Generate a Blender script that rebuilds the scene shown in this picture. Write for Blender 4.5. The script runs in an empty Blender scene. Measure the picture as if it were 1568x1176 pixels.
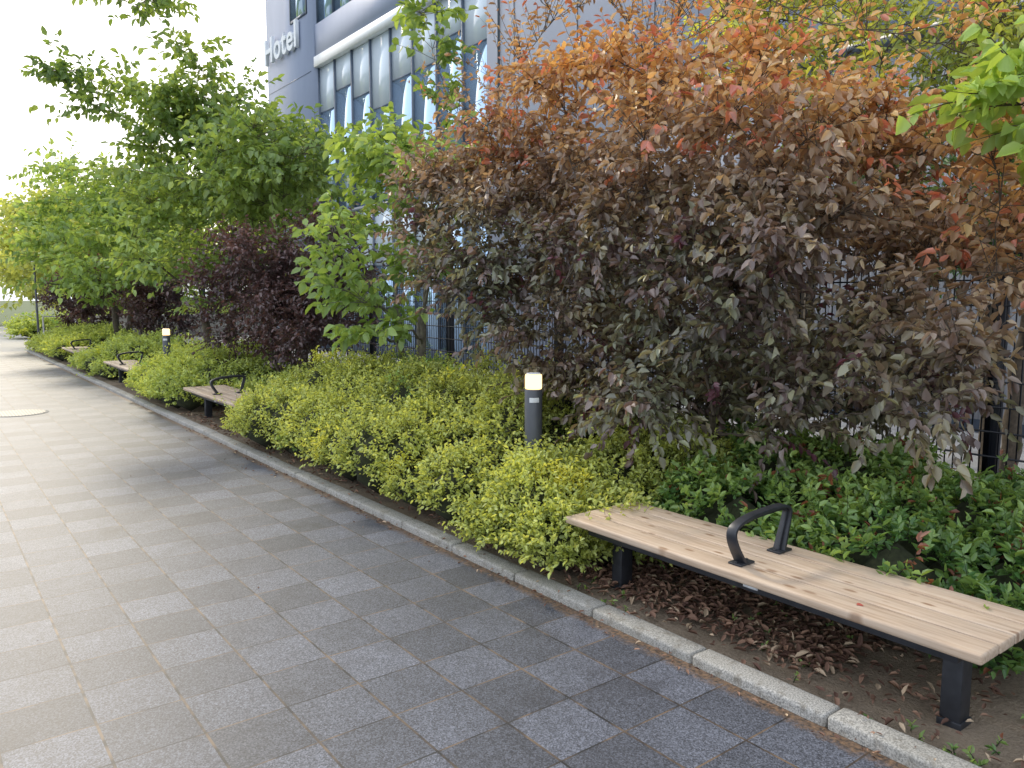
import bpy, math, random
import numpy as np
import bmesh
from mathutils import Vector
random.seed(7)
rng=np.random.default_rng(7)
scene=bpy.context.scene
COL=scene.collection

# ------------------------------------------------------------ materials
def new_mat(name):
    m=bpy.data.materials.new(name); m.use_nodes=True
    nt=m.node_tree; nt.nodes.clear()
    out=nt.nodes.new('ShaderNodeOutputMaterial')
    return m,nt,out
def N(nt,t,**k):
    n=nt.nodes.new(t)
    for a,b in k.items(): setattr(n,a,b)
    return n
def math_n(nt,op,a,b=None,c=None):
    n=nt.nodes.new('ShaderNodeMath'); n.operation=op
    for i,v in enumerate((a,b,c)):
        if v is None: continue
        if isinstance(v,(int,float)): n.inputs[i].default_value=v
        else: nt.links.new(v,n.inputs[i])
    return n.outputs[0]
def mixc(nt,f,a,b,mode='MIX'):
    n=nt.nodes.new('ShaderNodeMix'); n.data_type='RGBA'; n.blend_type=mode
    for idx,v in ((0,f),(6,a),(7,b)):
        if isinstance(v,(int,float)): n.inputs[idx].default_value=v
        elif isinstance(v,tuple): n.inputs[idx].default_value=(v[0],v[1],v[2],1)
        else: nt.links.new(v,n.inputs[idx])
    return n.outputs[2]
def ramp(nt,f,stops):
    n=nt.nodes.new('ShaderNodeValToRGB')
    e=n.color_ramp.elements
    while len(e)<len(stops): e.new(.5)
    for i,(p,c) in enumerate(stops):
        e[i].position=p; e[i].color=(c[0],c[1],c[2],1) if isinstance(c,tuple) else (c,c,c,1)
    nt.links.new(f,n.inputs[0]); return n.outputs[0]
def pos(nt,scale=(1,1,1),obj=False):
    if obj:
        o=N(nt,'ShaderNodeTexCoord').outputs['Object']
    else:
        o=N(nt,'ShaderNodeNewGeometry').outputs['Position']
    mp=N(nt,'ShaderNodeMapping'); mp.inputs['Scale'].default_value=scale
    nt.links.new(o,mp.inputs[0]); return mp.outputs[0]
def noise(nt,vec,scale,detail=4,rough=.55):
    n=N(nt,'ShaderNodeTexNoise'); n.inputs['Scale'].default_value=scale
    n.inputs['Detail'].default_value=detail; n.inputs['Roughness'].default_value=rough
    nt.links.new(vec,n.inputs['Vector']); return n.outputs['Fac']
def princ(nt,out,col,rough=.6,metal=0.,spec=.5,bump=None,bstr=.3,bdist=.01):
    p=N(nt,'ShaderNodeBsdfPrincipled')
    if isinstance(col,tuple): p.inputs['Base Color'].default_value=(*col,1)
    else: nt.links.new(col,p.inputs['Base Color'])
    if isinstance(rough,(int,float)): p.inputs['Roughness'].default_value=rough
    else: nt.links.new(rough,p.inputs['Roughness'])
    p.inputs['Metallic'].default_value=metal
    p.inputs['Specular IOR Level'].default_value=spec
    if bump is not None:
        b=N(nt,'ShaderNodeBump'); b.inputs['Strength'].default_value=bstr; b.inputs['Distance'].default_value=bdist
        nt.links.new(bump,b.inputs['Height']); nt.links.new(b.outputs[0],p.inputs['Normal'])
    nt.links.new(p.outputs[0],out.inputs[0]); return p
def simple(name,col,rough=.6,metal=0.,var=.15,scale=8,spec=.5,bump=0.,obj=False):
    m,nt,out=new_mat(name)
    v=pos(nt,obj=obj); f=noise(nt,v,scale)
    lo=tuple(c*(1-var) for c in col); hi=tuple(min(1,c*(1+var)) for c in col)
    c=ramp(nt,f,[(.3,lo),(.7,hi)])
    princ(nt,out,c,rough,metal,spec,bump=f if bump else None,bstr=bump)
    return m
def leaf_mat(name,trans=.35,rough=.5,tint=(1.25,1.2,.7),gl=.05):
    m,nt,out=new_mat(name)
    a=N(nt,'ShaderNodeAttribute'); a.attribute_name='col'
    p=N(nt,'ShaderNodeBsdfDiffuse'); nt.links.new(a.outputs['Color'],p.inputs[0])
    t=N(nt,'ShaderNodeBsdfTranslucent')
    c=mixc(nt,1.,a.outputs['Color'],tint,'MULTIPLY')
    nt.links.new(c,t.inputs[0])
    mx=N(nt,'ShaderNodeMixShader'); mx.inputs[0].default_value=trans
    nt.links.new(p.outputs[0],mx.inputs[1]); nt.links.new(t.outputs[0],mx.inputs[2])
    g=N(nt,'ShaderNodeBsdfGlossy'); g.inputs['Roughness'].default_value=rough
    m2=N(nt,'ShaderNodeMixShader'); m2.inputs[0].default_value=gl
    nt.links.new(mx.outputs[0],m2.inputs[1]); nt.links.new(g.outputs[0],m2.inputs[2])
    nt.links.new(m2.outputs[0],out.inputs[0]); return m

M_leaf=leaf_mat('leaf_green',.42,.45,(1.9,1.6,.8),.05)
M_purple=leaf_mat('leaf_purple',.33,.42,(1.8,1.4,.85),.085)
M_litter=leaf_mat('leaf_dry',.08,.8,(1,1,1),.02)
M_bark=simple('bark',(.10,.08,.06),.85,var=.35,scale=30,bump=.4)
M_barkg=simple('bark_grey',(.19,.17,.14),.85,var=.35,scale=25,bump=.4)
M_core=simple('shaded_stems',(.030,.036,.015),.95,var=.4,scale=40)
M_black=simple('black_powder_coat',(.008,.010,.018),.45,var=.2)
M_iron=simple('dark_grey_steel',(.035,.038,.046),.42,metal=.35,var=.25,scale=20)
M_bollard=simple('bollard_grey',(.085,.092,.105),.45,metal=.2,var=.12)

def tile_mat():
    m,nt,out=new_mat('paving_tiles')
    g=N(nt,'ShaderNodeNewGeometry').outputs['Position']
    s=N(nt,'ShaderNodeSeparateXYZ'); nt.links.new(g,s.inputs[0])
    T=.29
    xs=math_n(nt,'DIVIDE',math_n(nt,'ADD',s.outputs[0],50.04),T); ys=math_n(nt,'DIVIDE',math_n(nt,'ADD',s.outputs[1],50.1),T)
    fx=math_n(nt,'FLOOR',xs); fy=math_n(nt,'FLOOR',ys)
    chk=math_n(nt,'MODULO',math_n(nt,'ADD',fx,fy),2.)
    cmb=N(nt,'ShaderNodeCombineXYZ'); nt.links.new(fx,cmb.inputs[0]); nt.links.new(fy,cmb.inputs[1])
    wn=N(nt,'ShaderNodeTexWhiteNoise'); wn.noise_dimensions='2D'; nt.links.new(cmb.outputs[0],wn.inputs['Vector'])
    def edge(v,w):
        fr=math_n(nt,'FRACT',v); d=math_n(nt,'MINIMUM',fr,math_n(nt,'SUBTRACT',1.,fr))
        return math_n(nt,'LESS_THAN',d,w)
    joint=math_n(nt,'MAXIMUM',edge(xs,.016),edge(ys,.012))
    v=pos(nt)
    # exposed aggregate: pale chips of random brightness in a darker matrix
    vo=N(nt,'ShaderNodeTexVoronoi'); vo.inputs['Scale'].default_value=210; nt.links.new(v,vo.inputs['Vector'])
    bw=N(nt,'ShaderNodeRGBToBW'); nt.links.new(vo.outputs['Color'],bw.inputs[0])
    chip=math_n(nt,'POWER',bw.outputs[0],1.6)
    big=noise(nt,v,1.1,4); med=noise(nt,v,8,4,.65)
    base=math_n(nt,'ADD',math_n(nt,'MULTIPLY',chk,.030),math_n(nt,'MULTIPLY',wn.outputs['Value'],.026))
    base=math_n(nt,'ADD',base,.062)
    base=math_n(nt,'MULTIPLY',base,math_n(nt,'ADD',.55,math_n(nt,'MULTIPLY',big,.9)))
    base=math_n(nt,'MULTIPLY',base,math_n(nt,'ADD',.38,math_n(nt,'MULTIPLY',chip,1.75)))
    base=math_n(nt,'MULTIPLY',base,math_n(nt,'ADD',.7,math_n(nt,'MULTIPLY',med,.6)))
    cc=N(nt,'ShaderNodeCombineColor')
    nt.links.new(math_n(nt,'MULTIPLY',base,.90),cc.inputs[0]); nt.links.new(math_n(nt,'MULTIPLY',base,.98),cc.inputs[1]); nt.links.new(math_n(nt,'MULTIPLY',base,1.22),cc.inputs[2])
    jn=noise(nt,v,7,3)
    jc=ramp(nt,jn,[(.42,(.016,.016,.018)),(.60,(.15,.105,.07))])
    c=mixc(nt,joint,cc.outputs[0],jc)
    e=math_n(nt,'SUBTRACT',2.455,s.outputs[0])
    dn=math_n(nt,'MULTIPLY',noise(nt,v,14,5,.7),.14)
    dm=N(nt,'ShaderNodeMapRange'); nt.links.new(math_n(nt,'SUBTRACT',e,dn),dm.inputs[0])
    dm.inputs[1].default_value=-.03; dm.inputs[2].default_value=.02; dm.inputs[3].default_value=.9; dm.inputs[4].default_value=0.
    c=mixc(nt,dm.outputs[0],c,ramp(nt,noise(nt,v,60,3),[(.35,(.035,.025,.018)),(.65,(.20,.12,.065))]))
    st=ramp(nt,noise(nt,v,2.6,3,.5),[(.60,0.),(.72,1.)])
    c=mixc(nt,math_n(nt,'MULTIPLY',st,.5),c,(.025,.025,.029))
    h=math_n(nt,'SUBTRACT',chip,math_n(nt,'MULTIPLY',joint,2.))
    princ(nt,out,c,.52,0,.42,bump=h,bstr=.35,bdist=.002)
    return m
M_tile=tile_mat()

def soil_mat():
    m,nt,out=new_mat('soil')
    v=pos(nt); a=noise(nt,v,3,6,.65); b=noise(nt,v,70,4,.7)
    c=ramp(nt,a,[(.35,(.12,.09,.064)),(.65,(.27,.21,.15))])
    c=mixc(nt,ramp(nt,b,[(.3,.0),(.75,.8)]),c,(.36,.30,.23),'MIX')
    princ(nt,out,c,.95,0,.2,bump=b,bstr=.9,bdist=.02); return m
M_soil=soil_mat()
def kerb_mat():
    m,nt,out=new_mat('granite_kerb')
    v=pos(nt); a=noise(nt,v,160,2,.7); b=noise(nt,v,2.2,5,.6); d=noise(nt,v,16,4,.7)
    c=ramp(nt,a,[(.35,(.17,.17,.165)),(.65,(.48,.47,.44))])
    c=mixc(nt,ramp(nt,b,[(.35,0.),(.7,.45)]),c,(.21,.20,.165))
    c=mixc(nt,ramp(nt,d,[(.52,0.),(.70,.6)]),c,(.12,.10,.07))
    princ(nt,out,c,.85,0,.3,bump=a,bstr=.4,bdist=.004); return m
M_kerb=kerb_mat()
def wood_mat():
    m,nt,out=new_mat('pale_wood')
    tc=N(nt,'ShaderNodeTexCoord').outputs['Object']
    mp=N(nt,'ShaderNodeMapping'); mp.inputs['Scale'].default_value=(26,1.4,26); nt.links.new(tc,mp.inputs[0])
    oi=N(nt,'ShaderNodeObjectInfo')
    ad=N(nt,'ShaderNodeVectorMath'); ad.operation='ADD'; nt.links.new(mp.outputs[0],ad.inputs[0])
    sc=N(nt,'ShaderNodeVectorMath'); sc.operation='SCALE'; nt.links.new(oi.outputs['Random'],sc.inputs[0]); sc.inputs['Scale'].default_value=30; nt.links.new(sc.outputs[0],ad.inputs[1])
    g=noise(nt,ad.outputs[0],2.2,6,.65)
    c=ramp(nt,g,[(.3,(.34,.24,.165)),(.5,(.52,.40,.295)),(.72,(.62,.51,.40))])
    ad2=N(nt,'ShaderNodeVectorMath'); ad2.operation='ADD'; nt.links.new(tc,ad2.inputs[0]); nt.links.new(sc.outputs[0],ad2.inputs[1])
    mp2=N(nt,'ShaderNodeMapping'); mp2.inputs['Scale'].default_value=(13,5.,1); nt.links.new(ad2.outputs[0],mp2.inputs[0])
    vo=N(nt,'ShaderNodeTexVoronoi'); vo.inputs['Scale'].default_value=1.; nt.links.new(mp2.outputs[0],vo.inputs['Vector'])
    k=ramp(nt,vo.outputs['Distance'],[(.10,1.),(.18,0.)])
    c=mixc(nt,math_n(nt,'MULTIPLY',k,.8),c,(.20,.10,.045))
    w=noise(nt,tc,3.,4,.6)
    c=mixc(nt,ramp(nt,w,[(.45,0.),(.7,.35)]),c,(.38,.35,.31))
    c=mixc(nt,math_n(nt,'MULTIPLY',oi.outputs['Random'],.22),c,(.36,.26,.18))
    princ(nt,out,c,.62,0,.35,bump=g,bstr=.25,bdist=.003); return m
M_wood=wood_mat()
def panel_mat():
    m,nt,out=new_mat('facade_panel')
    v=pos(nt,(1,1,.25)); a=noise(nt,v,1.2,4)
    c=ramp(nt,a,[(.3,(.25,.30,.42)),(.7,(.30,.35,.48))])
    princ(nt,out,c,.5,0,.4); return m
M_panel=panel_mat()
def siding_mat():
    m,nt,out=new_mat('timber_siding')
    g=N(nt,'ShaderNodeNewGeometry').outputs['Position']
    s=N(nt,'ShaderNodeSeparateXYZ'); nt.links.new(g,s.inputs[0])
    f=math_n(nt,'FLOOR',math_n(nt,'DIVIDE',s.outputs[1],.12))
    wn=N(nt,'ShaderNodeTexWhiteNoise'); wn.noise_dimensions='1D'; nt.links.new(f,wn.inputs['W'])
    v=pos(nt,(1,12,.8)); a=noise(nt,v,3,5,.65)
    c=ramp(nt,a,[(.3,(.30,.32,.37)),(.7,(.50,.52,.58))])
    c=mixc(nt,wn.outputs['Value'],c,mixc(nt,.5,c,(.22,.23,.27)))
    princ(nt,out,c,.75,0,.3); return m
M_siding=siding_mat()
M_white=simple('white_metal',(.74,.78,.82),.5,var=.04)
M_conc=simple('concrete',(.36,.36,.37),.85,var=.25,scale=3)
M_mull=simple('mullion_dark',(.08,.11,.16),.4,var=.1)
M_glass,nt,out=new_mat('window_glass')
v=pos(nt,(1,.5,.3)); f=noise(nt,v,.4,2)
princ(nt,out,ramp(nt,f,[(.3,(.42,.60,.82)),(.7,(.48,.66,.86))]),.03,.7,1.)
M_blind,nt,out=new_mat('blinds_behind_glass')
princ(nt,out,(.68,.78,.88),.10,0,1.)
M_grass=simple('ground_cover',(.07,.10,.03),.95,var=.4,scale=2)
M_plaza=simple('plaza_stone',(.42,.40,.37),.8,var=.12,scale=4)
M_lamp,nt,out=new_mat('lamp_lens')
em=N(nt,'ShaderNodeEmission'); em.inputs[0].default_value=(1,.66,.28,1); em.inputs[1].default_value=3.2
nt.links.new(em.outputs[0],out.inputs[0])
M_label=simple('label_sticker',(.7,.72,.74),.4,var=.05)
M_red=simple('red_stain',(.34,.07,.05),.6,var=.3,scale=80)

# ------------------------------------------------------------ mesh helpers
def obj_from(name,V,F,mats,midx=None,C=None,smooth=False,parent=None):
    me=bpy.data.meshes.new(name)
    V=np.asarray(V,dtype=np.float32); F=np.asarray(F,dtype=np.int32)
    me.vertices.add(len(V)); me.vertices.foreach_set('co',V.ravel())
    nf,k=F.shape
    me.loops.add(nf*k); me.loops.foreach_set('vertex_index',F.ravel())
    me.polygons.add(nf); me.polygons.foreach_set('loop_start',np.arange(0,nf*k,k,dtype=np.int32))
    for m in mats: me.materials.append(m)
    if midx is not None: me.polygons.foreach_set('material_index',np.asarray(midx,dtype=np.int32))
    if smooth: me.polygons.foreach_set('use_smooth',np.ones(nf,dtype=bool))
    me.update(calc_edges=True)
    if C is not None:
        a=me.color_attributes.new(name='col',type='FLOAT_COLOR',domain='POINT')
        c4=np.ones((len(V),4),dtype=np.float32); c4[:,:3]=C
        a.data.foreach_set('color',c4.ravel())
    o=bpy.data.objects.new(name,me); COL.objects.link(o)
    if parent: o.parent=parent
    return o
class Acc:
    def __init__(s): s.V=[];s.F=[];s.C=[];s.M=[];s.n=0
    def add(s,V,F,C,m):
        V=np.asarray(V,float); F=np.asarray(F,int)
        s.V.append(V); s.F.append(F+s.n)
        C=np.asarray(C,float)
        if C.ndim==1: C=np.tile(C,(len(V),1))
        s.C.append(C); s.M.append(np.full(len(F),m)); s.n+=len(V)
    def build(s,name,mats,smooth=False,parent=None):
        return obj_from(name,np.vstack(s.V),np.vstack(s.F),mats,np.concatenate(s.M),np.vstack(s.C),smooth,parent)
BC=np.array([[0,0,0],[1,0,0],[1,1,0],[0,1,0],[0,0,1],[1,0,1],[1,1,1],[0,1,1]],float)
BF=np.array([[0,3,2,1],[4,5,6,7],[0,1,5,4],[1,2,6,5],[2,3,7,6],[3,0,4,7]])
def box(acc,a,b,m=0):
    a=np.array(a,float); b=np.array(b,float); acc.add(a+BC*(b-a),BF,(1,1,1),m)
def bevel(o,w=.004,seg=2):
    md=o.modifiers.new('bevel','BEVEL'); md.width=w; md.segments=seg; md.limit_method='ANGLE'; return o
def nrm(v): return v/np.maximum(np.linalg.norm(v,axis=-1,keepdims=True),1e-9)
def empty(name,loc=(0,0,0)):
    e=bpy.data.objects.new(name,None); e.location=loc; COL.objects.link(e); return e
def tube(acc,pts,rad,sides=6,m=0,col=(.1,.1,.1)):
    pts=np.asarray(pts,float); n=len(pts)
    T=np.gradient(pts,axis=0); T=nrm(T)
    ref=np.array([.31,.17,.93]); 
    if abs(T[0]@ref)>.9: ref=np.array([1,.1,0.])
    U=nrm(np.cross(T,ref)); W=np.cross(T,U)
    a=np.linspace(0,2*np.pi,sides,endpoint=False)
    V=pts[:,None,:]+np.asarray(rad)[:,None,None]*(np.cos(a)[None,:,None]*U[:,None,:]+np.sin(a)[None,:,None]*W[:,None,:])
    F=[]
    for i in range(n-1):
        for j in range(sides):
            k=(j+1)%sides
            F.append([i*sides+j,i*sides+k,(i+1)*sides+k,(i+1)*sides+j])
    acc.add(V.reshape(-1,3),F,col,m)
LT=np.array([[0,0,0],[.3,.46,.10],[.68,.36,.06],[1,0,-.10],[.68,-.36,.06],[.3,-.46,.10]])
LF=np.array([[0,1,2,3],[0,3,4,5]])
def clear_of_lamp(P):
    # the planting is kept pruned round the bollard light
    d=np.hypot(P[:,0]-3.08,P[:,1]-3.82)
    return ~(((d<.30)&(P[:,2]>.70))|(d<.11))
def leaves(acc,P,D,Nn,L,ratio,col,m=1):
    n=len(P); D=nrm(D); Nn=nrm(Nn-(Nn*D).sum(1,keepdims=True)*D); W=np.cross(Nn,D)
    L=np.broadcast_to(L,(n,))[:,None,None]
    curl=(.5+rng.random(n)*1.6)[:,None,None]
    V=P[:,None,:]+L*(LT[None,:,0:1]*D[:,None,:]+LT[None,:,1:2]*ratio*W[:,None,:]+LT[None,:,2:3]*curl*Nn[:,None,:])
    k=clear_of_lamp(P); V=V[k]; n=len(V)
    F=(LF[None]+6*np.arange(n)[:,None,None]).reshape(-1,4)
    acc.add(V.reshape(-1,3),F,np.repeat(col[k],6,axis=0),m)
def twigs(acc,S,Mi,E,r,m=0):
    k=clear_of_lamp(E)&clear_of_lamp(Mi); S=S[k];Mi=Mi[k];E=E[k]
    n=len(S); d=nrm(E-S); U=nrm(np.cross(d,rng.normal(size=(n,3)))); W=np.cross(d,U)
    a=np.array([0,2*np.pi/3,4*np.pi/3]); rings=[]
    for P,k in ((S,1.),(Mi,.75),(E,.25)):
        rings.append(P[:,None,:]+r*k*(np.cos(a)[None,:,None]*U[:,None,:]+np.sin(a)[None,:,None]*W[:,None,:]))
    V=np.concatenate(rings,axis=1).reshape(-1,3)
    F=[]
    for i in range(2):
        for j in range(3):
            k=(j+1)%3; F.append([i*3+j,i*3+k,(i+1)*3+k,(i+1)*3+j])
    F=(np.array(F)[None]+9*np.arange(n)[:,None,None]).reshape(-1,4)
    acc.add(V,F,(.1,.1,.1),m)
def rdir(n): return nrm(rng.normal(size=(n,3)))
def nz(P,s,k=0.):
    x,y,z=P[:,0]*s+k,P[:,1]*s+k*1.7,P[:,2]*s+k*.6
    return (np.sin(x*1.3+np.sin(y*1.1)*1.3)+np.sin(y*1.7+np.sin(z*1.3)*1.2)+np.sin(z*1.9+np.sin(x*.9)*1.4)+.5*np.sin(x*3.1+y*2.3)+.5*np.sin(y*3.7-z*2.9))/4.
def sprout(acc,S,D,Ln,nl,L,ratio,colfn,droop=.3,spread=.9,bend=-.2,tr=.003,t0=.15,updn=.6,twig=True):
    n=len(S); D=nrm(D); Ln=np.broadcast_to(Ln,(n,))[:,None]
    up=np.array([0,0,1.])
    f=lambda t: S+D*Ln*t+up*bend*Ln*t*t
    if twig: twigs(acc,S,f(.5),f(1.),tr)
    tw=rng.random(n); Ps=[];Ds=[];Ns=[];Ts=[];Tt=[]
    for j in range(nl):
        t=(t0+(1-t0)*(j+rng.random((n,1)))/nl)
        P=f(t); T=nrm(D*Ln+2*up*bend*Ln*t)
        side=rdir(n); side=nrm(side-(side*T).sum(1,keepdims=True)*T)
        d=nrm(T*(.35+.5*t)+side*spread+np.array([0,0,-droop]))
        nn=up*updn+rdir(n)*.55
        Ps.append(P);Ds.append(d);Ns.append(nn);Ts.append(tw);Tt.append(t[:,0])
    P=np.vstack(Ps); tw=np.concatenate(Ts); t=np.concatenate(Tt)
    c=np.clip(colfn(P,tw,rng.random(len(P)),t),0.002,.9)
    leaves(acc,P,np.vstack(Ds),np.vstack(Ns),L*(.6+.65*rng.random(len(P))),ratio,c)
def lerp(a,b,t): 
    a=np.asarray(a,float); b=np.asarray(b,float); return a+(b-a)*np.clip(t,0,1)[:,None]

# ------------------------------------------------------------ ground
KX=2.445
def sheet(name,x0,x1,y0,y1,z,mat):
    return obj_from(name,[(x0,y0,z),(x1,y0,z),(x1,y1,z),(x0,y1,z)],[[0,1,2,3]],[mat])
sheet('ground',-400,400,-400,400,-.03,M_grass)
sheet('paved_path',-12,KX+.01,-8,25.6,0,M_tile)
sheet('plaza_paving',-14,20,25.6,48,-.004,M_plaza)
sheet('yard_concrete',5.41,9.6,-10,25.6,-.006,M_conc)
nx,ny=56,420
X=np.linspace(KX+.10,5.4,nx); Y=np.linspace(-4,25.5,ny); XX,YY=np.meshgrid(X,Y)
P=np.stack([XX.ravel(),YY.ravel(),np.zeros(nx*ny)],1)
P[:,2]=.02+.018*nz(P,2.2)+.01*nz(P,7,3)+rng.normal(0,.003,len(P))
i=np.arange(ny-1)[:,None]*nx+np.arange(nx-1)[None,:]
F=np.stack([i,i+1,i+1+nx,i+nx],-1).reshape(-1,4)
obj_from('soil_bed',P,F,[M_soil],smooth=True)
a=Acc(); y=-4.
while y<25.4:
    dx=random.uniform(-.004,.004); dz=random.uniform(-.004,.003)
    box(a,(KX+dx,y+.003,-.1),(KX+.112+dx,min(y+.6,25.6)-.003,.045+dz)); y+=.6
x=2.60
while x<9: box(a,(x,25.48,-.1),(x+.592,25.6,.045+random.uniform(-.004,.003))); x+=.6
bevel(a.build('granite_kerb',[M_kerb]),.014,3)
def cyl(name,r,z0,z1,mat,loc=(0,0),parent=None,seg=40,r2=None,bev=.003):
    bm=bmesh.new(); bmesh.ops.create_cone(bm,cap_ends=True,segments=seg,radius1=r,radius2=r if r2 is None else r2,depth=z1-z0)
    for v in bm.verts: v.co.z+=(z0+z1)/2
    me=bpy.data.meshes.new(name); bm.to_mesh(me); bm.free(); me.materials.append(mat)
    for p in me.polygons: p.use_smooth=abs(p.normal.z)<.5
    o=bpy.data.objects.new(name,me); o.location=(loc[0],loc[1],0); COL.objects.link(o)
    if parent: o.parent=parent
    if bev: bevel(o,bev,2)
    return o
M_manhole,nt,out=new_mat('cast_iron_cover')
v=pos(nt); vo=N(nt,'ShaderNodeTexVoronoi'); vo.inputs['Scale'].default_value=28; vo.inputs['Randomness'].default_value=.1; nt.links.new(v,vo.inputs['Vector'])
princ(nt,out,ramp(nt,vo.outputs['Distance'],[(.25,(.30,.28,.24)),(.5,(.12,.12,.12))]),.55,.3,.5,bump=vo.outputs['Distance'],bstr=.6)
mh=empty('manhole_cover',(1.0,11.9,0))
cyl('rim',.35,-.02,.004,M_kerb,parent=mh,bev=0); cyl('lid',.32,-.02,.008,M_manhole,parent=mh,bev=0)

# ------------------------------------------------------------ benches
def arch_mesh():
    p=[]
    def bez(a,b,c,d,n=10):
        for k in range(n+1):
            t=k/n; q=[(1-t)**3*a[i]+3*(1-t)**2*t*b[i]+3*(1-t)*t*t*c[i]+t**3*d[i] for i in (0,1)]
            if not p or (abs(p[-1][0]-q[0])+abs(p[-1][1]-q[1]))>1e-5: p.append(q)
    bez((-.135,.0),(-.165,.05),(-.225,.12),(-.20,.155))
    bez((-.20,.155),(-.175,.19),(-.06,.20),(.02,.203))
    bez((.02,.203),(.10,.206),(.195,.215),(.185,.165))
    bez((.185,.165),(.175,.12),(.145,.05),(.135,.0))
    return p
def bench(loc):
    e=empty('park_bench',loc)
    Lh=.985; th=.036; top=.39
    W=[.13,.112,.112,.124]; x=0
    for k,w in enumerate(W):
        a=Acc(); jy=random.uniform(-.003,.003)
        box(a,(x,-Lh+jy,top-th),(x+w,Lh+jy,top+random.uniform(-.001,.001))); o=a.build('seat_board_%d'%(k+1),[M_wood],parent=e); bevel(o,.006 if k else .010,3); x+=w+.008
    a=Acc()
    box(a,(.07,-Lh+.10,top-th-.05),(.12,Lh-.10,top-th-.001)); box(a,(.38,-Lh+.10,top-th-.05),(.43,Lh-.10,top-th-.001))
    bevel(a.build('frame_rails',[M_iron],parent=e),.003)
    for k,s in enumerate((-1,1)):
        a=Acc(); yc=s*(Lh-.17)
        box(a,(.124,yc-.03,top-th-.05),(.376,yc+.03,top-th-.002))
        box(a,(.205,yc-.034,-.03),(.285,yc+.034,top-th-.051))
        box(a,(.20,yc-.041,.0),(.29,yc+.041,.035))
        bevel(a.build('leg_%d'%(k+1),[M_iron],parent=e),.003)
    pr=arch_mesh(); n=len(pr); pr=np.array(pr); T=nrm(np.gradient(pr,axis=0)); Nn=np.stack([-T[:,1],T[:,0]],1)
    a=Acc()
    for (lo,hi,wf) in ((-1,1,1.),(-3.2,-1.05,.32)):
        V=[];F=[]
        for i in range(n):
            hw=(.020+.010*abs(2*i/(n-1)-1)**2)*wf; t=.0065
            for (sx,sy) in ((lo,-1),(hi,-1),(hi,1),(lo,1)):
                q=pr[i]+Nn[i]*t*sx; V.append((.255+q[0],sy*hw,top+q[1]))
        for i in range(n-1):
            for j in range(4):
                k=(j+1)%4; F.append([i*4+j,i*4+k,(i+1)*4+k,(i+1)*4+j])
        a.add(V,F,(1,1,1),0)
    for s in (-1,1):
        xx=.255+s*.135; box(a,(xx-.048,-.032,top+.001),(xx+.048,.032,top+.010))
        for q in (-.034,.034): box(a,(xx+q-.006,-.006,top+.010),(xx+q+.006,.006,top+.015))
    bevel(a.build('armrest',[M_iron],parent=e),.002)
    a=Acc(); box(a,(.066,-.12,top-th-.035),(.0695,-.05,top-th-.015)); a.build('maker_plate',[M_white],parent=e)
    return e
b1=bench((2.575,1.95,.0))
bench((2.60,9.15,0)); bench((2.59,14.2,0)); bench((2.59,19.0,0))
c=(2.66,1.41); bm=bmesh.new()
vs=[bm.verts.new((c[0]+(.010+.005*math.sin(3*t))*math.cos(t)-2.575,c[1]+(.018+.008*math.sin(2*t+1))*math.sin(t)-1.95,.3925)) for t in np.linspace(0,2*np.pi,17)[:-1]]
bm.faces.new(vs)
me=bpy.data.meshes.new('red_stain'); bm.to_mesh(me); bm.free(); me.materials.append(M_red)
o=bpy.data.objects.new('red_stain',me); COL.objects.link(o); o.parent=b1

# ------------------------------------------------------------ bollards
def bollard(x,y):
    e=empty('bollard_light',(x,y,0))
    cyl('post',.056,-.05,.925,M_bollard,parent=e)
    cyl('base_flange',.075,0.0,.05,M_bollard,parent=e)
    cyl('lens',.053,.926,1.018,M_lamp,parent=e,bev=.008)
    cyl('cap',.045,1.019,1.026,M_label,parent=e)
    a=Acc(); V=[];F=[]
    for i in range(9):
        t=math.radians(205+i*8); 
        for z in (.845,.875): V.append((.0568*math.cos(t),.0568*math.sin(t),z))
    for i in range(8): F.append([2*i,2*i+2,2*i+3,2*i+1])
    a.add(V,F,(1,1,1),0); a.build('label',[M_label],parent=e)
bollard(3.08,3.82); bollard(3.05,12.7)

# ------------------------------------------------------------ fence
e=empty('mesh_fence'); a=Acc(); fx=5.12
y=-2.9+.85
while y<25.5: box(a,(fx-.035,y-.035,-.05),(fx+.035,y+.035,1.93)); box(a,(fx-.038,y-.038,1.931),(fx+.038,y+.038,1.94)); y+=2.0
a.build('posts',[M_black],parent=e)
a=Acc()
for y in np.arange(-2,25.3,.05): box(a,(fx-.0423,y-.004,.08),(fx-.0379,y+.004,1.9))
for z in np.arange(.1,1.9,.15):
    box(a,(fx-.0488,-2.05,z-.005),(fx-.0428,25.2,z+.005)); box(a,(fx-.0375,-2.05,z-.005),(fx-.0325,25.2,z+.005))
a.build('wire_mesh',[M_black],parent=e)

# ------------------------------------------------------------ hotel building
e=empty('hotel_building'); FX=9.5; Y1=25.3; Y0=-12.
a=Acc()
box(a,(FX,21.7,0),(22,Y1,18)); box(a,(FX,Y0,0),(22,13.3,18)); box(a,(FX+.25,13.3,0),(22,21.7,18))
a.build('walls',[M_panel],parent=e)
a=Acc()
for y in np.arange(-11,13,1.8): box(a,(FX-.006,y-.008,4.7),(FX-.001,y+.008,18))
for z in (7.9,11.2,14.5): box(a,(FX-.010,Y0,z-.008),(FX-.0065,13.2,z+.008))
box(a,(FX-.02,12.85,4.6),(FX-.0105,12.92,18))
for z in (7.9,11.2): box(a,(FX-.010,21.9,z-.008),(FX-.0065,Y1,z+.008))
a.build('panel_joints',[M_mull],parent=e)
a=Acc()
for z in (7.95,11.4): box(a,(FX-.02,13.32,z),(FX+.245,21.68,z+.28))
a.build('floor_bands',[M_white],parent=e)
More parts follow.
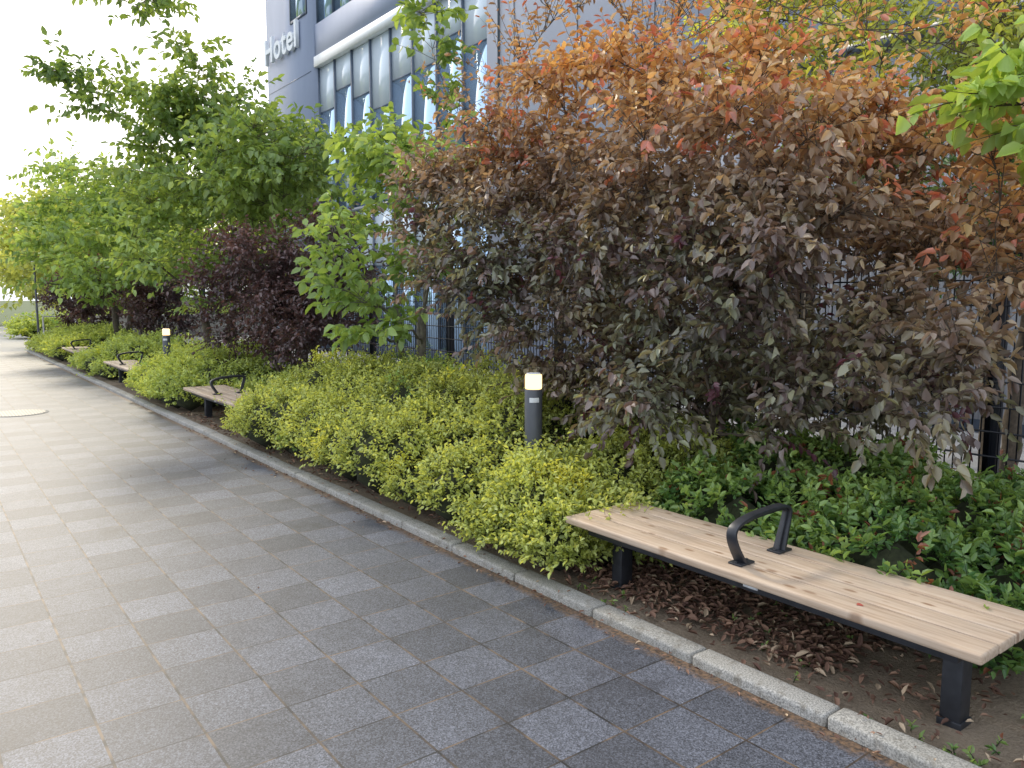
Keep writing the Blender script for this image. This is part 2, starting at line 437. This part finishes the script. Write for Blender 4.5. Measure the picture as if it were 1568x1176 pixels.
a=Acc(); box(a,(FX+.03,13.3,8.235),(FX+.248,21.7,9.1)); a.build('spandrel',[M_panel],parent=e)
a=Acc(); g=Acc(); bl=Acc(); dy=(21.7-13.3)/8
for (z0,z1) in ((.3,3.78),(3.88,7.95),(9.1,11.4),(11.68,14.5)):
    for k in range(9):
        y=13.3+k*dy; box(a,(FX+.10,y-.028+(.028 if k==0 else 0),z0),(FX+.2,y+.028-(.028 if k==8 else 0),z1))
    for k in range(8):
        y=13.3+k*dy; h=z1-z0; s=random.choice([.2,.3,.3,.42])
        box(g,(FX+.15,y+.029,z0),(FX+.18,y+dy-.029,z1-h*s-.03)); box(bl,(FX+.148,y+.029,z1-h*s),(FX+.178,y+dy-.029,z1))
        box(a,(FX+.14,y+.029,z1-h*s-.029),(FX+.2,y+dy-.029,z1-h*s-.001))
box(a,(FX+.095,13.3,3.78),(FX+.2,21.7,3.88))
for zz in (9.6,13.):
    box(g,(FX-.012,21.75+.4,zz),(FX-.004,21.75+1.5,zz+1.9))
    for (q0,q1,w0,w1) in ((22.08,22.15,zz-.07,zz+1.97),(23.25,23.32,zz-.07,zz+1.97)): box(a,(FX-.03,q0,w0),(FX-.003,q1,w1))
    for w in (zz-.07,zz+1.9): box(a,(FX-.03,22.151,w),(FX-.003,23.249,w+.07))
a.build('mullions',[M_mull],parent=e); g.build('glass',[M_glass],parent=e); bl.build('blinds',[M_blind],parent=e)
a=Acc()
for y in np.arange(-11,9.5,.12): box(a,(FX-.16-random.uniform(0,.006),y+.004,.15),(FX-.13,y+.116,4.42))
a.build('timber_siding',[M_siding],parent=e)
a=Acc(); box(a,(FX-.129,-11,0.0),(FX-.001,9.5,4.42)); a.build('siding_backing',[M_mull],parent=e)
a=Acc(); box(a,(FX-.3,-11.2,4.421),(FX-.001,9.62,4.55)); a.build('fascia_dark',[M_mull],parent=e)
a=Acc(); box(a,(FX-.5,-11.2,4.551),(FX-.001,3.2,4.85)); a.build('fascia_white',[M_white],parent=e)
def sign(txt,size,y,z):
    cu=bpy.data.curves.new('sign_letters','FONT'); cu.body=txt; cu.size=size; cu.extrude=.05; cu.space_character=1.1; cu.offset=.018
    o=bpy.data.objects.new('sign_letters',cu); COL.objects.link(o); cu.materials.append(M_white)
    o.location=(FX-.1,y,z); o.rotation_euler=(math.radians(90),0,math.radians(-90)); o.parent=e
sign('Hotel',1.05,25.2,8.75); sign('R&B',1.2,25.1,11.2)

# ------------------------------------------------------------ hedges
def hedge(name,x0,x1,y0,y1,h,ntw,nl,L,ratio,colfn,sp=.28,length=.16,frontlow=.6,lean=.5,spread=.9,droop=.1,updn=.6):
    B=[]
    for yy in np.arange(y0+sp*.5,y1,sp):
        for xx in np.arange(x0+sp*.6,x1,sp):
            fr=(xx-x0)/(x1-x0); hh=h*(frontlow+(1-frontlow)*min(1,fr*2.2))*random.uniform(.74,1.16)
            ey=min(yy-y0,y1-yy); hh*=min(1.,.68+ey*.9)
            B.append((xx+random.uniform(-.08,.08),yy+random.uniform(-.08,.08),hh*.42,sp*random.uniform(.75,1.1),sp*random.uniform(.75,1.1),hh*.5))
    B=np.array(B); a=Acc()
    bm=bmesh.new(); bmesh.ops.create_icosphere(bm,subdivisions=1,radius=1.)
    iv=np.array([v.co[:] for v in bm.verts]); itf=np.array([[v.index for v in f.verts] for f in bm.faces]); bm.free()
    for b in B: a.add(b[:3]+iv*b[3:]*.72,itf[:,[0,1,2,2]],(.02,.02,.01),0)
    S=[];Dn=[]; need=ntw
    while need>0:
        k=max(ntw*2,2000); bi=rng.integers(0,len(B),k); d=rdir(k); d[:,2]=np.abs(d[:,2])*1.-.25*rng.random(k); d=nrm(d)
        p=B[bi,:3]+d*B[bi,3:]*.93
        inside=np.zeros(k,bool)
        for b in B: inside|=(((p-b[:3])/b[3:])**2).sum(1)<.80
        ok=(~inside)&(p[:,2]>.03)
        S.append(p[ok]); Dn.append(nrm(d[ok]/B[bi[ok],3:])); need-=ok.sum()
    S=np.vstack(S)[:ntw]; Dn=np.vstack(Dn)[:ntw]
    D=nrm(Dn*.8+rdir(len(S))*.45+np.array([0,0,lean])); S=S-D*length*.35
    Ln=length*(.55+.8*rng.random(len(S))); 
    k=rng.random(len(S))<.06; Ln[k]*=2.
    sprout(a,S,D,Ln,nl,L,ratio,colfn,droop=droop,spread=spread,bend=-.15,tr=.0016,t0=.1,updn=updn,twig=y0<8)
    V=np.vstack(a.V);F=np.vstack(a.F);M=np.concatenate(a.M);C=np.vstack(a.C)
    deg=F[:,2]==F[:,3]
    me=bpy.data.meshes.new(name); me.vertices.add(len(V)); me.vertices.foreach_set('co',V.astype(np.float32).ravel())
    cnt=np.where(deg,3,4); loops=F.ravel()[np.stack([np.ones(len(F),bool)]*3+[~deg],1).ravel()]
    me.loops.add(len(loops)); me.loops.foreach_set('vertex_index',loops.astype(np.int32))
    me.polygons.add(len(F)); me.polygons.foreach_set('loop_start',np.concatenate([[0],np.cumsum(cnt)[:-1]]).astype(np.int32))
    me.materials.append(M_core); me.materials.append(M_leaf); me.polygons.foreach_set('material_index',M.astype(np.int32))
    me.update(calc_edges=True)
    at=me.color_attributes.new(name='col',type='FLOAT_COLOR',domain='POINT'); c4=np.ones((len(V),4),np.float32); c4[:,:3]=C; at.data.foreach_set('color',c4.ravel())
    o=bpy.data.objects.new(name,me); COL.objects.link(o); return o
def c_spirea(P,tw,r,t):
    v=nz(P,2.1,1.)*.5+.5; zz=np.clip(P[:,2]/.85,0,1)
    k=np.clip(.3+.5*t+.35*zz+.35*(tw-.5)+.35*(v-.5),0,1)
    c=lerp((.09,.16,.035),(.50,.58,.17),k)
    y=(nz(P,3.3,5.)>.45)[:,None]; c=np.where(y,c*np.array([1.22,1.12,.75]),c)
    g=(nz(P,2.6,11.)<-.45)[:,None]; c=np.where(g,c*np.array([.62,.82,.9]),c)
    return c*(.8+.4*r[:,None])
def c_spirea2(P,tw,r,t): return c_spirea(P,tw,r,t)*np.array([.92,.98,1.])
def c_green(P,tw,r,t):
    k=np.clip(.1+.5*t+.5*(tw-.5)+.3*nz(P,2.,2.),0,1)
    c=lerp((.08,.19,.055),(.40,.56,.16),k)
    red=((tw>.975)|(r>.99))[:,None]
    c=np.where(red,np.array([.26,.10,.06]),c)
    return c*(.8+.4*r[:,None])
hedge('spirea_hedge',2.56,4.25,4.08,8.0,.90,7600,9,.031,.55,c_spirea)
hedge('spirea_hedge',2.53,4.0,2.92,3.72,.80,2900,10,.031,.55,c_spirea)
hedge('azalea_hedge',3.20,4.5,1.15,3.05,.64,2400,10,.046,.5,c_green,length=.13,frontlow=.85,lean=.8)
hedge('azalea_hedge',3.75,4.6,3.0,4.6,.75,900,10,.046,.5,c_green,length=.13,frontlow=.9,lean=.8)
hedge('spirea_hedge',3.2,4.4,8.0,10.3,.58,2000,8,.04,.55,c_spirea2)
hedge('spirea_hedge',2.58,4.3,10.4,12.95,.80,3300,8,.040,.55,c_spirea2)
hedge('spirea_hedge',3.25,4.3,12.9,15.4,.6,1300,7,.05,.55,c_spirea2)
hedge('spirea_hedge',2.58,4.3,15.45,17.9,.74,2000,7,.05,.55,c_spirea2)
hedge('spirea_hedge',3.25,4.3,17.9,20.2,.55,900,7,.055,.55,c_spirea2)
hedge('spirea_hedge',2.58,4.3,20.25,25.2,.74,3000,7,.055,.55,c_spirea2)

# ------------------------------------------------------------ trees / shrubs
def limb_curve(A,Bp,sag,n=8,wob=.05):
    A=np.array(A,float);Bp=np.array(Bp,float)
    t=np.linspace(0,1,n)[:,None]
    mid=(A+Bp)/2+np.array([0,0,sag])+rng.normal(0,wob,3)
    mid[:2]=A[:2]+(Bp[:2]-A[:2])*.36+rng.normal(0,wob,2)
    p=(1-t)**2*A+2*(1-t)*t*mid+t*t*Bp
    w=rng.normal(0,wob*.35,(n,3)); w[0]=0;w[-1]=0
    return p+w
def plant(name,base,trunks,clumps,cr,ntw,nl,L,ratio,colfn,leafm,barkm,trad=.05,flat=.5,tlen=.45,droop=.3,spread=.9,bend=-.15,upb=.3,trunk_h=1.2,updn=.6,lean=.3,tr=.004,t0=.15):
    a=Acc(); base=np.array(base,float)
    stems=[]
    for k in range(trunks):
        ang=2*math.pi*k/max(1,trunks)+random.random()
        off=0 if trunks==1 else .10
        b=base+np.array([off*math.cos(ang),off*math.sin(ang),0])
        top=base+np.array([lean*math.cos(ang),lean*math.sin(ang),trunk_h*random.uniform(.9,1.15)])
        pts=limb_curve(b-np.array([0,0,.08]),top,0,8,.04)
        r=np.linspace(trad*1.15,trad*.7,8); r[0]*=1.25
        tube(a,pts,r,8,0); stems.append(pts)
    C=np.array(clumps,float)
    order=np.argsort(np.linalg.norm(C-(base+[0,0,trunk_h]),axis=1))
    nodes=[]
    for s in stems:
        for q in range(4,8): nodes.append((s[q],trad*.62))
    S=[];D=[]
    for ci in order:
        c=C[ci]
        best=min(nodes,key=lambda nd: np.linalg.norm(nd[0]-c)+(.8 if nd[0][2]>c[2]-.05 else 0)-nd[1]*12)
        d=np.linalg.norm(best[0]-c); n=7
        pts=limb_curve(best[0],c,.12*d*random.uniform(.2,1.1),n,.05*min(1,d))
        r0=min(best[1]*.8,.010+.014*d); r=np.linspace(r0,max(.003,r0*.3),n)
        tube(a,pts,r,5,0)
        for q in range(2,n): nodes.append((pts[q],r[q]))
        k=ntw; t=rng.random(k)
        idx=np.clip((.45+.55*t)*(n-1),0,n-1.001); i0=idx.astype(int); fr=(idx-i0)[:,None]
        p=pts[i0]*(1-fr)+pts[i0+1]*fr
        dd=rdir(k)*np.array([1,1,flat])+nrm((pts[-1]-pts[-3])[None])*.5+np.array([0,0,upb])
        S.append(p); D.append(nrm(dd))
    S=np.vstack(S);D=np.vstack(D)
    Ln=tlen*(.5+.8*rng.random(len(S)))*cr
    sprout(a,S,D,Ln,nl,L,ratio,colfn,droop=droop,spread=spread,bend=bend,tr=tr,updn=updn,t0=t0)
    return a.build(name,[barkm,leafm])

def s1_env(n):
    out=[]; tries=0
    while len(out)<n:
        tries+=1
        y=rng.uniform(1.4,5.9)
        zl=np.interp(y,[1.3,3,4.2,5.2,6.0],[.80,.66,.75,1.35,1.85]); zh=np.interp(y,[1.3,2,3,4,5.3,6.0],[2.2,2.6,3.05,3.1,2.75,2.5])
        z=rng.uniform(zl,zh); u=(z-(zl+zh)/2)/((zh-zl)/2)
        if y<2.3 and z<1.6 and rng.random()<.75: continue
        if y>4.9 and rng.random()<.40: continue
        ye=(y-3.85)/2.55
        w=1.05*math.sqrt(max(.05,1-.55*u*u*(1 if u>0 else .6)))*math.sqrt(max(.1,1-.6*ye*ye))
        s=rng.uniform(-1,1); s=math.copysign(abs(s)**.6,s)
        x=4.15+s*w
        if x>4.85 and z<1.9: x=4.8
        p=np.array((x,y,z))
        if out and tries<n*40:
            dm=min(np.linalg.norm((p-q)*np.array([.7,1,1])) for q in out)
            if dm<.25: continue
        out.append(p)
    return out
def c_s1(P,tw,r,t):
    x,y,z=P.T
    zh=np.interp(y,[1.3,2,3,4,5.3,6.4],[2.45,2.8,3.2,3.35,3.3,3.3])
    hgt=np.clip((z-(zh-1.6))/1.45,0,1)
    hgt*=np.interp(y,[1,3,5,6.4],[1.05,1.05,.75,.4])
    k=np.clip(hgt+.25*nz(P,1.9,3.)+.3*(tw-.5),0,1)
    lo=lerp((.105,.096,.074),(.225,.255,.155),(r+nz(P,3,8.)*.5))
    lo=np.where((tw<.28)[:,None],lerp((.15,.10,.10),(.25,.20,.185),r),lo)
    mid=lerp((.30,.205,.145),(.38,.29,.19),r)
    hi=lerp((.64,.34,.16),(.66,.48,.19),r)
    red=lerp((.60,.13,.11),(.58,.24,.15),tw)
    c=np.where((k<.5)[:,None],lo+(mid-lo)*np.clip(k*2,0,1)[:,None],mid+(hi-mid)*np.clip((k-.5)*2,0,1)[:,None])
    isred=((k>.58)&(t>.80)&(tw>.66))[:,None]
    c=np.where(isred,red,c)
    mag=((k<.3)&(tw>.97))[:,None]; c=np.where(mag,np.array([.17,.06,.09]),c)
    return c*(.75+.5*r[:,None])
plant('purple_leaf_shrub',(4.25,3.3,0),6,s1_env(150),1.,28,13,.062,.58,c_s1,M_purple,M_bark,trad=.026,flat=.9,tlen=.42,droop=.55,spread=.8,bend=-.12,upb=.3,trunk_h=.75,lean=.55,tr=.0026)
top=[(4.0+rng.normal(0,.5),rng.uniform(2.0,4.9),rng.uniform(3.05,3.85)) for _ in range(24)]
top+=[(3.7,5.8,3.0),(4.0,5.6,3.2),(3.6,2.2,2.8),(3.7,1.9,2.7),(3.9,1.7,2.6)]
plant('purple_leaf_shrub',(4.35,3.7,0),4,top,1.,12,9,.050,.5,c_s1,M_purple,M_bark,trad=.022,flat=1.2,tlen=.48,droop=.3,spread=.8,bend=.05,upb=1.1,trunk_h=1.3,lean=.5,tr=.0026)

def ell(n,c,r,shell=.45,zmin=None):
    out=[]
    while len(out)<n:
        d=rdir(1)[0]; q=rng.random()**shell
        p=np.array(c)+d*np.array(r)*q
        if zmin is None or p[2]>zmin: out.append(p)
    return out
def c_pur(P,tw,r,t):
    k=np.clip(.4+.5*nz(P,2,4.)+.4*(tw-.5)+.3*(P[:,2]-2),0,1)
    return lerp((.065,.036,.046),(.25,.14,.13),k)*(.75+.5*r[:,None])
plant('purple_smoke_bush',(4.2,10.2,0),5,ell(66,(3.95,10.2,1.6),(1.05,1.9,1.15),.5,.4),1.,27,11,.062,.6,c_pur,M_purple,M_bark,trad=.03,flat=.9,tlen=.5,trunk_h=.7,lean=.4,upb=.4,droop=.4)
plant('purple_smoke_bush',(4.0,24.3,0),5,ell(40,(3.9,24.0,1.45),(1.1,1.9,1.15),.5,.4),1.,22,10,.09,.6,c_pur,M_purple,M_bark,trad=.03,flat=.9,tlen=.5,trunk_h=.7,lean=.4,upb=.4)
plant('purple_smoke_bush',(4.3,18.6,0),4,ell(20,(4.3,18.6,1.3),(.7,1.0,.8),.5,.4),1.,22,10,.08,.6,c_pur,M_purple,M_bark,trad=.03,flat=.9,tlen=.45,trunk_h=.7,lean=.4,upb=.4)

def c_tree(P,tw,r,t):
    k=np.clip(.4+.5*nz(P,1.6,6.)+.4*(tw-.5),0,1)
    return lerp((.12,.21,.055),(.37,.51,.16),k)*(.8+.4*r[:,None])
def c_far(P,tw,r,t):
    k=np.clip(.45+.5*nz(P,1.1,6.)+.4*(tw-.5),0,1)
    return lerp((.24,.32,.08),(.54,.60,.18),k)*(.8+.4*r[:,None])
cl=ell(22,(4.0,7.3,2.65),(.85,.95,.85),.5)+[(4.15+rng.normal(0,.25),6.9+rng.normal(0,.35),rng.uniform(3.5,5.2)) for _ in range(7)]
cl+=[(3.55,6.75,1.75),(3.5,7.0,1.45),(3.6,6.6,1.25),(3.4,7.3,2.2),(3.9,6.4,1.9),(3.5,7.6,1.5),(3.6,7.9,1.9),(3.4,6.9,1.15),(3.3,7.2,1.6)]
plant('dogwood_tree',(4.2,7.1,0),3,cl,1.,11,9,.115,.62,lambda P,tw,r,t:c_tree(P,tw,r,t)*1.15,M_leaf,M_barkg,trad=.042,flat=.35,tlen=.48,droop=.5,spread=.85,bend=-.15,upb=.2,trunk_h=1.5,lean=.25,t0=.3)
cl=ell(80,(4.1,13.3,3.1),(1.8,2.3,1.95),.45,1.1)+ell(12,(3.7,13.6,4.7),(.8,1.0,1.0),.6)+[(2.1,13.9,4.9),(1.95,13.7,4.8),(2.5,13.9,4.7),(2.3,13.6,4.4),(3.2,13.2,6.0),(2.8,13.2,5.9),(3.0,13.5,6.6)]
plant('dogwood_tree',(4.1,13.7,0),2,cl,1.,15,10,.125,.62,c_tree,M_leaf,M_bark,trad=.085,flat=.3,tlen=.75,droop=.5,bend=-.15,upb=.1,trunk_h=1.4,lean=.3,t0=.2)
cl=ell(24,(4.1,10.4,3.2),(1.0,1.2,.65),.5)
plant('dogwood_tree',(4.6,11.2,0),2,cl,1.,13,9,.12,.62,c_tree,M_leaf,M_bark,trad=.05,flat=.3,tlen=.6,droop=.5,bend=-.15,upb=.1,trunk_h=1.8,lean=.3,t0=.2)
cl=ell(75,(3.9,20.6,3.0),(2.0,3.2,1.8),.45,1.1)
plant('dogwood_tree',(4.1,21.3,0),2,cl,1.,15,9,.15,.62,lambda P,tw,r,t:c_tree(P,tw,r,t)*1.15,M_leaf,M_bark,trad=.085,flat=.3,tlen=.85,droop=.5,bend=-.15,upb=.1,trunk_h=1.5,lean=.3,t0=.2)
cl=ell(55,(4.4,29.0,3.2),(2.2,3.2,1.9),.45,1.2)
plant('maple_tree',(4.4,29.5,0),2,cl,1.,15,9,.18,.65,c_far,M_leaf,M_bark,trad=.09,flat=.3,tlen=.95,droop=.4,upb=.15,trunk_h=1.6,lean=.3,t0=.2)
cl=[]
for (cx,cy,cz,rr) in ((4.5,40,3.4,2.8),(8,38,3.6,3.2),(7,48,4.2,3.8),(12,46,4.5,4.),(14,38,4,3.5),(2.5,52,4,3.5)):
    cl+=ell(34,(cx,cy,cz),(rr,rr,cz*.7),.5,.3)
plant('distant_trees',(7,43,0),5,cl,1.,17,9,.25,.65,c_far,M_leaf,M_bark,trad=.12,flat=.5,tlen=1.5,droop=.4,upb=.15,trunk_h=1.6,lean=3.,t0=.2)
hedge('boxwood_hedge',3.0,14,33,34.4,1.1,2600,7,.12,.6,c_spirea2,sp=.6,length=.4)
def c_back(P,tw,r,t):
    k=np.clip(.25+.5*nz(P,1.4,9.)+.4*(tw-.5)+.4*(P[:,2]-2.6),0,1)
    return lerp((.07,.16,.05),(.55,.60,.13),k)*(.8+.4*r[:,None])
cl=ell(50,(6.6,2.7,3.1),(1.1,1.5,1.5),.5,1.3)
plant('camphor_tree',(6.7,2.5,0),2,cl,1.,20,10,.07,.5,c_back,M_leaf,M_bark,trad=.07,flat=.7,tlen=.55,trunk_h=1.3,lean=.35,upb=.2)
cl=ell(30,(7.2,4.6,4.4),(1.0,1.0,1.1),.5,1.6)
plant('camphor_tree',(7.2,4.6,0),2,cl,1.,18,10,.08,.5,c_back,M_leaf,M_bark,trad=.07,flat=.7,tlen=.6,trunk_h=2.,lean=.35,upb=.2)
cl=[(3.55,1.35,2.38),(3.45,1.45,2.3),(3.7,1.2,2.45),(3.85,1.05,2.3),(3.6,1.15,2.15),(3.75,1.3,2.2),(4.1,.8,2.7),(4.3,.3,2.8),(4.6,.2,2.5),(3.9,.4,2.9),(4.5,.8,3.1)]
plant('maple_tree',(4.45,.45,0),1,cl,1.,15,8,.085,.7,lambda P,tw,r,t:c_far(P,tw,r,t)*np.array([.75,.95,.75]),M_leaf,M_bark,trad=.06,flat=.3,tlen=.3,droop=.7,upb=.1,trunk_h=1.6,lean=.1,t0=.2)

# ------------------------------------------------------------ litter, weeds
a=Acc()
def litter(n,x0,x1,y0,y1,z,L=.04):
    P=np.stack([rng.uniform(x0,x1,n),rng.uniform(y0,y1,n),z+rng.uniform(0,.012,n)],1)
    D=rdir(n)*np.array([1,1,.25]); Nn=np.array([0,0,1.])+rdir(n)*.45
    c=lerp((.12,.065,.05),(.36,.22,.15),rng.random(n)**1.3); k=rng.random(n)<.13; c[k]=(.52,.40,.28)
    leaves(a,P,D,Nn,L*(.5+.8*rng.random(n)),.42,c,1)
a.add([(2.8,1.2,-.02),(2.81,1.2,-.02),(2.81,1.21,-.02),(2.8,1.21,-.02)],[[0,1,2,3]],(.1,.1,.1),0)
litter(2600,2.72,3.5,1.6,3.2,.035,.05); litter(500,2.58,3.4,1.1,3.2,.035,.045); litter(700,2.6,4.6,.2,1.8,.035,.034); litter(600,2.6,3.4,7.9,10.4,.035,.045)
litter(500,2.58,3.0,3.0,8.,.035,.04)
litter(240,2.36,2.44,.3,9.5,.004,.026); litter(40,2.2,2.44,.3,9.5,.004,.024); litter(60,2.45,2.56,.3,9,.05,.026)
litter(8,0.3,2.4,2,9,.004,.022)
a.build('leaf_litter',[M_soil,M_litter])
a=Acc(); n=55
S=np.stack([rng.uniform(2.62,3.9,n),rng.uniform(.3,2.9,n),np.full(n,.02)],1)
k=rng.random(n)<.3; S[k,0]=rng.uniform(2.57,2.62,k.sum())
sprout(a,S,nrm(rdir(n)*.6+np.array([0,0,.8])),.04,7,.024,.45,c_green,droop=-.1,spread=1.)
a.build('weeds',[M_core,M_leaf])

# ------------------------------------------------------------ far end
a=Acc(); box(a,(5.2,31.5,0),(16,31.9,.75)); box(a,(5.1,31.4,.751),(16.1,32.,.83)); a.build('low_concrete_wall',[M_plaza])
M_steel=simple('brushed_steel',(.5,.5,.5),.35,metal=.8)
a=Acc()
for x in np.arange(3.2,7,.9): tube(a,[(x,28.2,0),(x,28.2,.9)],[.022,.022],8)
for z in (.45,.9): tube(a,[(3.2,28.2,z),(6.8,28.2,z)],[.02,.02],8)
a.build('steel_handrail',[M_steel])
e=empty('street_lamp',(2.95,27.2,0))
cyl('pole',.035,0,2.5,M_bollard,parent=e,r2=.028); cyl('base',.08,0,.10,M_bollard,parent=e)
cyl('lantern',.07,2.501,2.68,M_label,parent=e,r2=.10); cyl('lantern_cap',.13,2.681,2.72,M_bollard,parent=e,r2=.06)

# ------------------------------------------------------------ light, world, camera
az,el=math.radians(3),math.radians(35)
Sd=Vector((math.sin(az)*math.cos(el),math.cos(az)*math.cos(el),math.sin(el)))
L=bpy.data.lights.new('sun','SUN'); L.energy=2.3; L.angle=math.radians(6); L.color=(1,.89,.70)
so=bpy.data.objects.new('sun',L); COL.objects.link(so); so.rotation_euler=Sd.to_track_quat('Z','Y').to_euler()
w=bpy.data.worlds.new('World'); scene.world=w; w.use_nodes=True; nt=w.node_tree
bg=nt.nodes['Background']; sk=nt.nodes.new('ShaderNodeTexSky'); sk.sky_type='NISHITA'; sk.sun_disc=False
sk.sun_elevation=el; sk.sun_rotation=az; sk.dust_density=5.; sk.air_density=1.2; sk.ozone_density=1.
mx=mixc(nt,.68,sk.outputs[0],(12.4,13.2,14.6))
nt.links.new(mx,bg.inputs[0]); bg.inputs[1].default_value=.15
cam=bpy.data.cameras.new('camera'); co=bpy.data.objects.new('camera',cam); COL.objects.link(co)
cam.sensor_width=36; cam.lens=36*1200/1568; cam.clip_end=1500; cam.clip_start=.05
co.location=(0,0,1.5); co.rotation_euler=(math.radians(90-6.325),0,math.radians(-37.3))
scene.camera=co
scene.view_settings.view_transform='Standard'; scene.view_settings.look='None'; scene.view_settings.exposure=0
